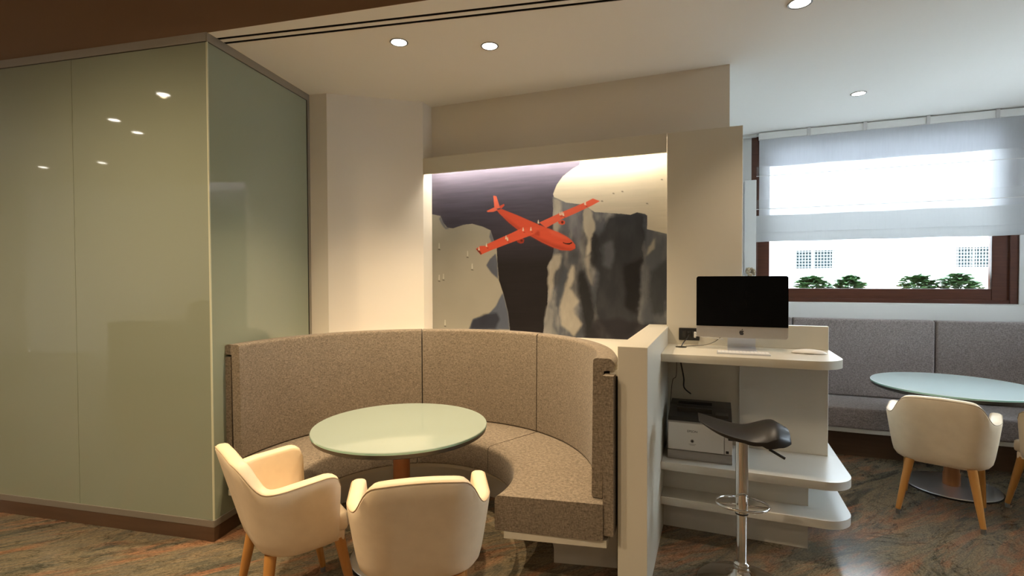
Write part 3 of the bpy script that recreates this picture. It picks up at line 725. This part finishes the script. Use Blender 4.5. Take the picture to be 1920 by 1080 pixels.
# window box with trailing plants
pb = thing('window_planter', 'terracotta window box outside holding four leafy plants', 'planter', (1.5, 6.14, 1.2))
obj('trough', box(.65, 2.4, 6.03, 6.25, 1.20, 1.395, .01), M_terra, pb, world=True)
for x in (.9, 2.1): obj('bracket', box(x, x+.03, 5.985, 6.2, 1.15, 1.199), M_grille, pb, world=True)
def plant(cx, wd, ht, lab, seed):
    rnd = random.Random(seed); t = thing('potted_plant', lab, 'plant', (cx, 6.14, 1.396), 0, 'leafy plants outside the window')
    V, Fc, S_ = [], [], []
    for i in range(170):
        a = rnd.uniform(0, 6.283); e = rnd.uniform(.05, 1.5); rr = rnd.uniform(.35, 1)**.6
        c = Vector((math.cos(a)*math.cos(e)*wd*rr*.9, math.sin(a)*math.cos(e)*.10*rr, .01+math.sin(e)*ht*rr*.8))
        s = rnd.uniform(.028, .042); d = Vector((math.cos(a), math.sin(a), rnd.uniform(-.2, .5))).normalized()
        sd = d.cross(Vector((rnd.uniform(-.3, .3), rnd.uniform(-.3, .3), 1))).normalized(); nn = sd.cross(d)
        k = len(V); V.append(c-d*s*.9)
        for j, (l, w_) in enumerate(((-.6, .6), (0, .95), (.6, .65))): V += [c+d*s*l+sd*s*w_+nn*s*.2, c+d*s*l-nn*s*.12, c+d*s*l-sd*s*w_+nn*s*.2]
        V.append(c+d*s*1.1-nn*s*.2)
        Fc += [(k, k+1, k+2), (k, k+2, k+3), (k+1, k+4, k+5, k+2), (k+2, k+5, k+6, k+3), (k+4, k+7, k+8, k+5), (k+5, k+8, k+9, k+6), (k+7, k+10, k+8), (k+8, k+10, k+9)]
        if i % 6 == 0: S_.append(tube([(0, 0, 0), c*.5+Vector((0, 0, .01)), c], .002, 5))
    obj('foliage', (V, Fc), M_leaf, t, smooth='all', kind='stuff'); obj('stem', join(*S_), M_leaf, t)
    bl_ = []
    for i in range(5):
        c = Vector((rnd.uniform(-wd, wd)*.8, rnd.uniform(-.05, .05), ht*rnd.uniform(.9, 1.2)))
        q = bmesh.new(); bmesh.ops.create_icosphere(q, subdivisions=1, radius=.007); bmesh.ops.translate(q, verts=q.verts, vec=c); bl_.append(q)
    obj('blossom', join(*bl_), M_petal, t)
for i, (cx, wd, ht, lab) in enumerate(((.935, .195, .18, 'leafy green plant outside the window, nearest the monitor'),
                                       (1.265, .18, .18, 'leafy green plant outside the window, second from the monitor'),
                                       (1.85, .20, .19, 'leafy green plant outside the window, third from the monitor'),
                                       (2.16, .19, .20, 'leafy green plant outside the window, farthest from the monitor'))):
    plant(cx, wd, ht, lab, i+3)

# ------------------------------------------------------------------ desk and shelves on the column
dk = thing('wall_desk', 'cream wall desk with rounded corner and two low shelves beside the low wall', 'desk', (-.29, YP, 0))
DZ = EYE-.447
def board(x1, y0, y1, z, th, r, back_r=0):
    pts = [(-.2975, y1), (-.2975, y0)]
    pts += [(x1-r+r*math.sin(R(a)), y0+r-r*math.cos(R(a))) for a in range(0, 91, 9)]
    pts += [(x1, y1)]
    return prism(pts, z-th, z, .002, 1)
obj('desktop', board(.645, 3.11, YP+.045, DZ, .046, .16), M_lam, dk, smooth=True, world=True)
obj('back_panel', box(.158, .64, YP-.001, YP+.035, DZ, EYE-.302, .003, 1), M_lam, dk, world=True)
obj('lower_panel', box(.143, .636, YP-.022, YP+.035, .4515, DZ-.047, .002, 1), M_lam2, dk, world=True)
for z in (EYE-1.089, EYE-1.296):
    obj('shelf', join(board(.69, 3.122, YP, z, .045, .15), box(.162, .69, YP-.001, 3.92, z-.045, z, .002, 1)), M_lam2, dk, smooth=True, world=True)
obj('shelf_support', box(-.297, .49, 3.285, YP-.001, .2445, .4055), M_lam2, dk, world=True)
obj('plinth', box(-.297, .49, 3.29, YP-.001, 0, .1985), M_lam2, dk, world=True)
obj('cable_grommet', lathe([(0, DZ), (.034, DZ), (.034, DZ+.003), (.02, DZ+.005), (0, DZ+.005)], 24, (-.205, 3.45)), M_black, dk, smooth=True, world=True)

# wall socket, plugs, cables
so = thing('wall_socket', 'black wall socket plate on the cream column behind the desk', 'socket', (-.165, YP, DZ+.06))
obj('face_plate', box(-.228, -.098, YP-.011, YP-.0005, EYE-.418, EYE-.336, .006, 3), M_black, so, smooth=True, world=True)
for x in (-.193, -.163, -.133): obj('outlet', box(x-.012, x+.012, YP-.0135, YP-.0105, EYE-.398, EYE-.356, .003), M_printd, so, smooth=True, world=True)
pg = thing('white_plug', 'white plug in the black socket with a white cable', 'plug', (-.125, YP-.014, EYE-.377))
obj('plug_body', box(-.132, -.118, YP-.045, YP-.0137, EYE-.396, EYE-.358, .004), M_white, pg, smooth=True, world=True)
obj('cable', tube(smooth_path([(-.125, YP-.044, EYE-.38), (-.11, YP-.06, EYE-.381), (-.08, YP-.06, EYE-.384), (.05, YP-.05, EYE-.40)]), .003, 8), M_white, pg, smooth='all', world=True)
bp_ = thing('black_power_cord', 'black power cord from the socket down through the desk', 'cord', (-.163, YP-.014, EYE-.37))
obj('plug_body', box(-.172, -.154, YP-.04, YP-.0137, EYE-.39, EYE-.362, .004), M_black, bp_, smooth=True, world=True)
obj('cable', tube(smooth_path([(-.163, YP-.04, EYE-.378), (-.168, YP-.07, EYE-.39), (-.19, 3.48, DZ+.03), (-.205, 3.45, DZ+.003)]), .0035, 8), M_black, bp_, smooth='all', world=True)
obj('lower_cable', tube(smooth_path([(-.215, 3.45, DZ-.047), (-.205, 3.46, .98), (-.19, 3.48, .89), (-.19, 3.52, .82), (-.15, 3.555, .775)]), .0045, 8), M_black, bp_, smooth='all', world=True)
tag(obj('thin_cable', tube(smooth_path([(-.235, 3.5, DZ-.047), (-.238, 3.5, .9), (-.265, 3.54, .85), (-.28, 3.555, .65), (-.282, 3.57, .454)]), .002, 6), M_printd, smooth='all'), 'thin dark cable hanging beneath the desk against the low wall', 'cable')
tag(obj('monitor_cable', tube(smooth_path([(.045, YP-.02, DZ+.075), (.0, YP-.05, DZ+.035), (-.06, YP-.06, DZ+.01), (-.13, YP-.08, DZ+.003), (-.18, YP-.11, DZ+.003)]), .0018, 6), M_printd, smooth='all'), 'thin grey cable lying on the desk behind the monitor', 'cable')

# ------------------------------------------------------------------ computer
im = thing('desktop_computer', 'all-in-one computer with black screen and silver chin on the desk', 'computer', (.143, 3.44, DZ))
ix0, ix1, iy, iz0, iz1, izc = -.112, .400, 3.42, EYE-.372, EYE+.006, EYE-.302
def slab(x0, x1, z0, z1, y0, y1, r, which):
    """upright rounded panel; which = corners to round"""
    pts = []
    for k, (cx, cz) in enumerate(((x1-r, z1-r), (x0+r, z1-r), (x0+r, z0+r), (x1-r, z0+r))):
        rr = r if k in which else 0
        for a in range(0, 91, 15) if rr else (45,):
            ang = R(a+90*k)
            if rr: pts.append((cx+r*math.cos(ang), cz+r*math.sin(ang)))
            else: pts.append((x1 if k in (0, 3) else x0, z1 if k < 2 else z0))
    b = prism(pts, 0, y1-y0, .0015, 1)
    for v in b.verts: x, z, y = v.co; v.co = (x, y0+y, z)
    bmesh.ops.recalc_face_normals(b, faces=b.faces); return b
obj('housing', slab(ix0, ix1, iz0, iz1, iy, iy+.02, .014, (0, 1, 2, 3)), M_alu, im, smooth=True, world=True, label='silver aluminium housing and chin')
obj('screen', slab(ix0-.0005, ix1+.0005, izc, iz1+.0005, iy-.0025, iy-.0005, .014, (0, 1)), M_blackgl, im, smooth=True, world=True, label='black glossy screen')
bb = bmesh.new(); bmesh.ops.create_uvsphere(bb, u_segments=24, v_segments=12, radius=1)
for v in bb.verts: v.co = Vector(((ix0+ix1)/2+v.co.x*.2, iy+.018+abs(v.co.y)*.025, (iz0+iz1)/2+.02+v.co.z*.16))
obj('rear_bulge', bb, M_alu, im, smooth='all', world=True)
# stand: sloping sheet bent forward into the foot
cx = .150; hw = .08
V = []; prof = [(3.345, .0), (3.44, .0), (3.475, .002), (3.492, .012), (3.495, .03), (3.485, .09), (3.455, .16)]
b = bmesh.new(); L_, Rr_ = [], []
for (y, z) in prof:
    for lst, x in ((L_, cx-hw), (Rr_, cx+hw)): lst.append((b.verts.new((x, y, DZ+z)), b.verts.new((x, y+(.008 if z > .005 else 0), DZ+z+(.007 if z < .02 else .002)))))
for i in range(len(prof)-1):
    (a, a2), (c, c2) = L_[i], L_[i+1]; (d, d2), (e, e2) = Rr_[i], Rr_[i+1]
    b.faces.new((a, d, e, c)); b.faces.new((a2, c2, e2, d2)); b.faces.new((a, c, c2, a2)); b.faces.new((d, d2, e2, e))
b.faces.new((L_[0][0], L_[0][1], Rr_[0][1], Rr_[0][0])); b.faces.new((L_[-1][0], Rr_[-1][0], Rr_[-1][1], L_[-1][1]))
bmesh.ops.recalc_face_normals(b, faces=b.faces)
obj('stand', b, M_stand, im, smooth=True, world=True)
# emblem: bitten fruit with a leaf
lx, lz, s = .148, (iz0+izc)/2, .0155
out = [(0, .62), (.25, .72), (.55, .66), (.78, .42)]
bite = [(.60, .22), (.52, -.02), (.58, -.28), (.80, -.45)]
rest = [(.66, -.75), (.45, -1.0), (.22, -1.08), (0, -1.0), (-.22, -1.08), (-.45, -1.0), (-.70, -.65), (-.86, -.15), (-.80, .32), (-.58, .62), (-.28, .72)]
pts = [(lx+x*s, lz+z*s) for x, z in (out+bite+rest)][::-1]
def upright(pts, y0, y1):
    b = prism(pts, 0, y1-y0)
    for v in b.verts: x, z, y = v.co; v.co = (x, y0+y, z)
    bmesh.ops.recalc_face_normals(b, faces=b.faces); return b
leaf = [(lx+x*s, lz+z*s) for x, z in ((0, .82), (.02, 1.1), (.2, 1.35), (.42, 1.42), (.38, 1.1), (.22, .9))]
obj('fruit_emblem', join(upright(pts, iy-.0008, iy), upright(leaf, iy-.0008, iy)), M_ink, im, world=True, label='black fruit emblem on the chin')

kb = thing('keyboard', 'slim white keyboard on the desk before the monitor', 'keyboard', (.15, 3.265, DZ))
obj('body', prism([(.008, 3.215), (.29, 3.215), (.29, 3.325), (.008, 3.325)], DZ, DZ+.008, .002), M_stand, kb, world=True)
ks = []
for r_ in range(6):
    n = 14 if r_ else 9; x = .0125; y = 3.220+r_*.0170
    wds = [1]*14 if r_ else [1, 1, 1, 1.3, 5, 1.3, 1, 1, 1.4]
    tot = sum(wds)
    for w_ in wds:
        ww = w_/tot*.273; ks.append(box(x+.0012, x+ww-.0012, y, y+.0145 if r_ < 5 else y+.009, DZ+.008, DZ+.0105)); x += ww
obj('keys', join(*ks), M_key, kb, world=True)
mo = thing('computer_mouse', 'low white computer mouse at the right of the desk', 'mouse', (.505, 3.40, DZ))
mb = bmesh.new(); bmesh.ops.create_uvsphere(mb, u_segments=28, v_segments=14, radius=1)
for v in mb.verts:
    x, y, z = v.co; v.co = (x*.055, y*.030, .004+(z*.024 if z > 0 else z*.002))
obj('shell', mb, M_key, mo, smooth='all'); obj('base', lathe([(0, .0), (.026, .0), (.03, .003), (0, .004)], 28), M_printd, mo)
for v in mo.children[1].data.vertices: v.co.x *= 1.65; v.co.y *= .95
mo.rotation_euler = (0, 0, R(-4))

# ------------------------------------------------------------------ vase with dried flowers on the ledge behind the monitor
va = thing('dried_flower_vase', 'small dried flower bunch rising behind the top of the monitor', 'flowers', (.318, YW-.19, oz0-.002))
va.location = (.318, 5.50, EYE-.385)
obj('vase', lathe([(0, 0), (.028, 0), (.034, .05), (.028, .12), (.016, .16), (.02, .175), (.014, .17), (0, .165)], 24), M_vase, va, smooth=True)
fl = []; rnd = random.Random(2); top_z = 1.595-(EYE-.385)
for i in range(16):
    c = Vector((rnd.uniform(-.034, .034), rnd.uniform(-.03, .03), top_z+rnd.uniform(-.03, .025)))
    q = bmesh.new(); bmesh.ops.create_icosphere(q, subdivisions=2, radius=rnd.uniform(.012, .019))
    for v in q.verts: v.co = v.co*(1+rnd.uniform(-.25, .25))+c
    fl.append(q); va_s = tube([(0, 0, .15), (c.x*.4, c.y*.4, (.15+c.z)/2), c], .0018, 5); fl.append(va_s)
obj('flower_heads', join(*fl), M_flower, va)

# ------------------------------------------------------------------ printer on the upper shelf
S1 = EYE-1.089
pr_ = thing('laser_printer', 'white and charcoal laser printer on the shelf under the desk', 'printer', (-.085, 3.38, S1))
px0, px1, py0, py1 = -.268, .094, 3.20, 3.53
obj('base', box(px0, px1, py0+.004, py1, S1+.001, S1+.055, .006), M_print, pr_, smooth=True, world=True, label='grey paper tray base')
obj('body', box(px0, px1, py0+.008, py1, S1+.056, S1+.232, .006), M_print, pr_, smooth=True, world=True)
obj('front_panel', box(px0+.006, px0+.316, py0, py0+.010, S1+.060, S1+.222, .004), M_white, pr_, smooth=True, world=True, label='white front panel')
obj('side_panel', box(px0+.319, px1-.001, py0, py0+.010, S1+.060, S1+.222, .004), M_white, pr_, smooth=True, world=True)
wdg = prism([(py0+.004, S1+.2325), (py1, S1+.2325), (py1, S1+.292), (py0+.20, S1+.285), (py0+.03, S1+.25)], px0+.003, px1-.003)
for v in wdg.verts: y, z, x = v.co; v.co = (x, y, z)
bmesh.ops.recalc_face_normals(wdg, faces=wdg.faces)
obj('top_cover', wdg, M_printd, pr_, world=True, label='charcoal top cover')
obj('paper_outlet', join(box(px0+.05, px0+.25, py0+.10, py0+.13, S1+.262, S1+.29, .003), box(px0+.05, px0+.25, py0+.22, py0+.25, S1+.278, S1+.305, .003)), M_black, pr_, world=True)
obj('control_panel', box(px0+.27, px0+.34, py0+.05, py0+.12, S1+.250, S1+.272, .003), M_printd, pr_, world=True)
rx = Matrix.Rotation(R(90), 3, 'X')
text('lettering', 'EPSON', .019, M_ink, pr_, (px0+.142, py0-.0006, S1+.175), rx)
obj('round_mark', join(upright([(px0+.142+.011*math.cos(i*.5236), S1+.118+.011*math.sin(i*.5236)) for i in range(12)], py0-.0008, py0)), M_print, pr_, world=True)
obj('diamond_mark', upright([(px0+.142+.008, S1+.118), (px0+.142, S1+.127), (px0+.134, S1+.118), (px0+.142, S1+.109)], py0-.0014, py0-.0009), M_ink, pr_, world=True)
for dz in (.100, .094): obj('caption_line', box(px0+.122+(.1-dz), px0+.162-(.1-dz), py0-.0008, py0, S1+dz-.0012, S1+dz+.0012), M_print, pr_, world=True)
obj('badge', box(px0+.326, px0+.342, py0-.0008, py0, S1+.066, S1+.081), M_ink, pr_, world=True)

# ------------------------------------------------------------------ bar stool
bs = thing('bar_stool', 'black saddle-seat bar stool on a chrome gas-lift pole', 'stool', (.1245, 2.78, 0))
obj('base', lathe([(0, 0), (.206, 0), (.21, .004), (.20, .010), (.13, .020), (.075, .038), (.045, .065), (.036, .085), (.036, .095), (0, .095)], 64), M_chrome, bs, smooth=True)
obj('collar', lathe([(0, .094), (.034, .094), (.038, .102), (.037, .112), (.028, .12), (0, .12)], 32), M_chrome, bs, smooth=True)
obj('lower_pole', lathe([(.0245, .118), (.0245, .38)], 32), M_chrome, bs, smooth=True)
obj('upper_pole', lathe([(.0275, .366), (.030, .368), (.030, .745)], 32), M_chrome, bs, smooth=True)
obj('pole_ring', lathe([(.0255, .360), (.0305, .360), (.0305, .366), (.0255, .366)], 32), M_black, bs, smooth=True)
fr = [(.115*math.cos(R(a)), -.0+.115*math.sin(R(a)), .418-.01*math.sin(R(a))) for a in range(0, 360, 10)]
def elong(p): return (p[0]*1.06, p[1]*1.0-.02, p[2]-.0)
obj('foot_rest', join(tube([elong(p) for p in fr], .0065, 10, True), tube([(-.03, -.02, .41), (-.115, -.045, .418)], .006, 8), tube([(.03, -.02, .41), (.115, -.045, .418)], .006, 8)), M_chrome, bs, smooth=True)
obj('lift_lever', tube([(.02, .0, .728), (.10, -.02, .712), (.125, -.03, .70)], .004, 8), M_chrome, bs, smooth=True)
obj('lever_grip', tube([(.118, -.028, .703), (.185, -.045, .670)], .0065, 10), M_black, bs, smooth=True)
obj('seat_mount', box(-.07, .07, -.07, .07, .740, .757, .003), M_black, bs)
# saddle
def seat():
    nu, nv = 40, 18; top, bot = [], []; b = bmesh.new()
    for j in range(nv+1):
        rt, rb = [], []
        v = -1+2*j/nv
        for i in range(nu+1):
            u = -1+2*i/nu; x = u*.205
            hw_ = .14*(1-abs(u)**3.2*.45); y = v*hw_
            cz = .793+(.040*max(0, -u)**1.8 if u < 0 else 0)
            if u > 0: cz = .793+.038*math.sin(min(1, u/.72)*math.pi/2)**2-.03*max(0, u-.72)/.28
            cz += -.022*v*v*(1-abs(u))-(.012 if v > 0 else .042)*abs(v)**2.4*min(1, max(0, u*2.2))
            th = .036*(1-.5*abs(v)**6)*(1-.45*abs(u)**6) if u > 0 else .034*(1-.5*abs(v)**6)*(1-.75*abs(u)**2)
            if u > .35: th += .030*math.sin((u-.35)/.65*math.pi)*.9
            rt.append(b.verts.new((x, y, cz))); rb.append(b.verts.new((x, y, cz-th)))
        top.append(rt); bot.append(rb)
    for j in range(nv):
        for i in range(nu):
            b.faces.new((top[j][i], top[j][i+1], top[j+1][i+1], top[j+1][i])); b.faces.new((bot[j][i], bot[j+1][i], bot[j+1][i+1], bot[j][i+1]))
    for j in range(nv):
        b.faces.new((top[j][0], top[j+1][0], bot[j+1][0], bot[j][0])); b.faces.new((top[j][nu], bot[j][nu], bot[j+1][nu], top[j+1][nu]))
    for i in range(nu):
        b.faces.new((top[0][i], bot[0][i], bot[0][i+1], top[0][i+1])); b.faces.new((top[nv][i], top[nv][i+1], bot[nv][i+1], bot[nv][i]))
    bmesh.ops.recalc_face_normals(b, faces=b.faces); return b
so_ = obj('seat', seat(), M_stool, bs, smooth='all')
md_ = so_.modifiers.new('round', 'BEVEL'); md_.width = .008; md_.segments = 3; md_.limit_method = 'ANGLE'; md_.angle_limit = R(50)
bs.rotation_euler = (0, 0, R(4))

# ------------------------------------------------------------------ counters of the hall behind the camera (seen only as reflections)
for i, (x0, x1, z, lab) in enumerate(((-7.5, -6.2, .95, 'low brown counter block in the hall behind the camera'), (-6.19, -5.2, 1.25, 'middle brown counter block in the hall behind the camera'), (-5.19, -4.2, 1.45, 'tall brown counter block in the hall behind the camera'))):
    t = thing('hall_counter', lab, 'counter', ((x0+x1)/2, -2.5, 0), 0, 'hall counters')
    obj('body', box(x0, x1, -2.8, -2.2, .08, z-.03, .005), M_plinth, t, world=True); obj('worktop', box(x0, x1, -2.83, -2.17, z-.03, z, .004), M_lam2, t, world=True); obj('kick_board', box(x0+.01, x1-.01, -2.76, -2.24, 0, .08), M_dark, t, world=True)
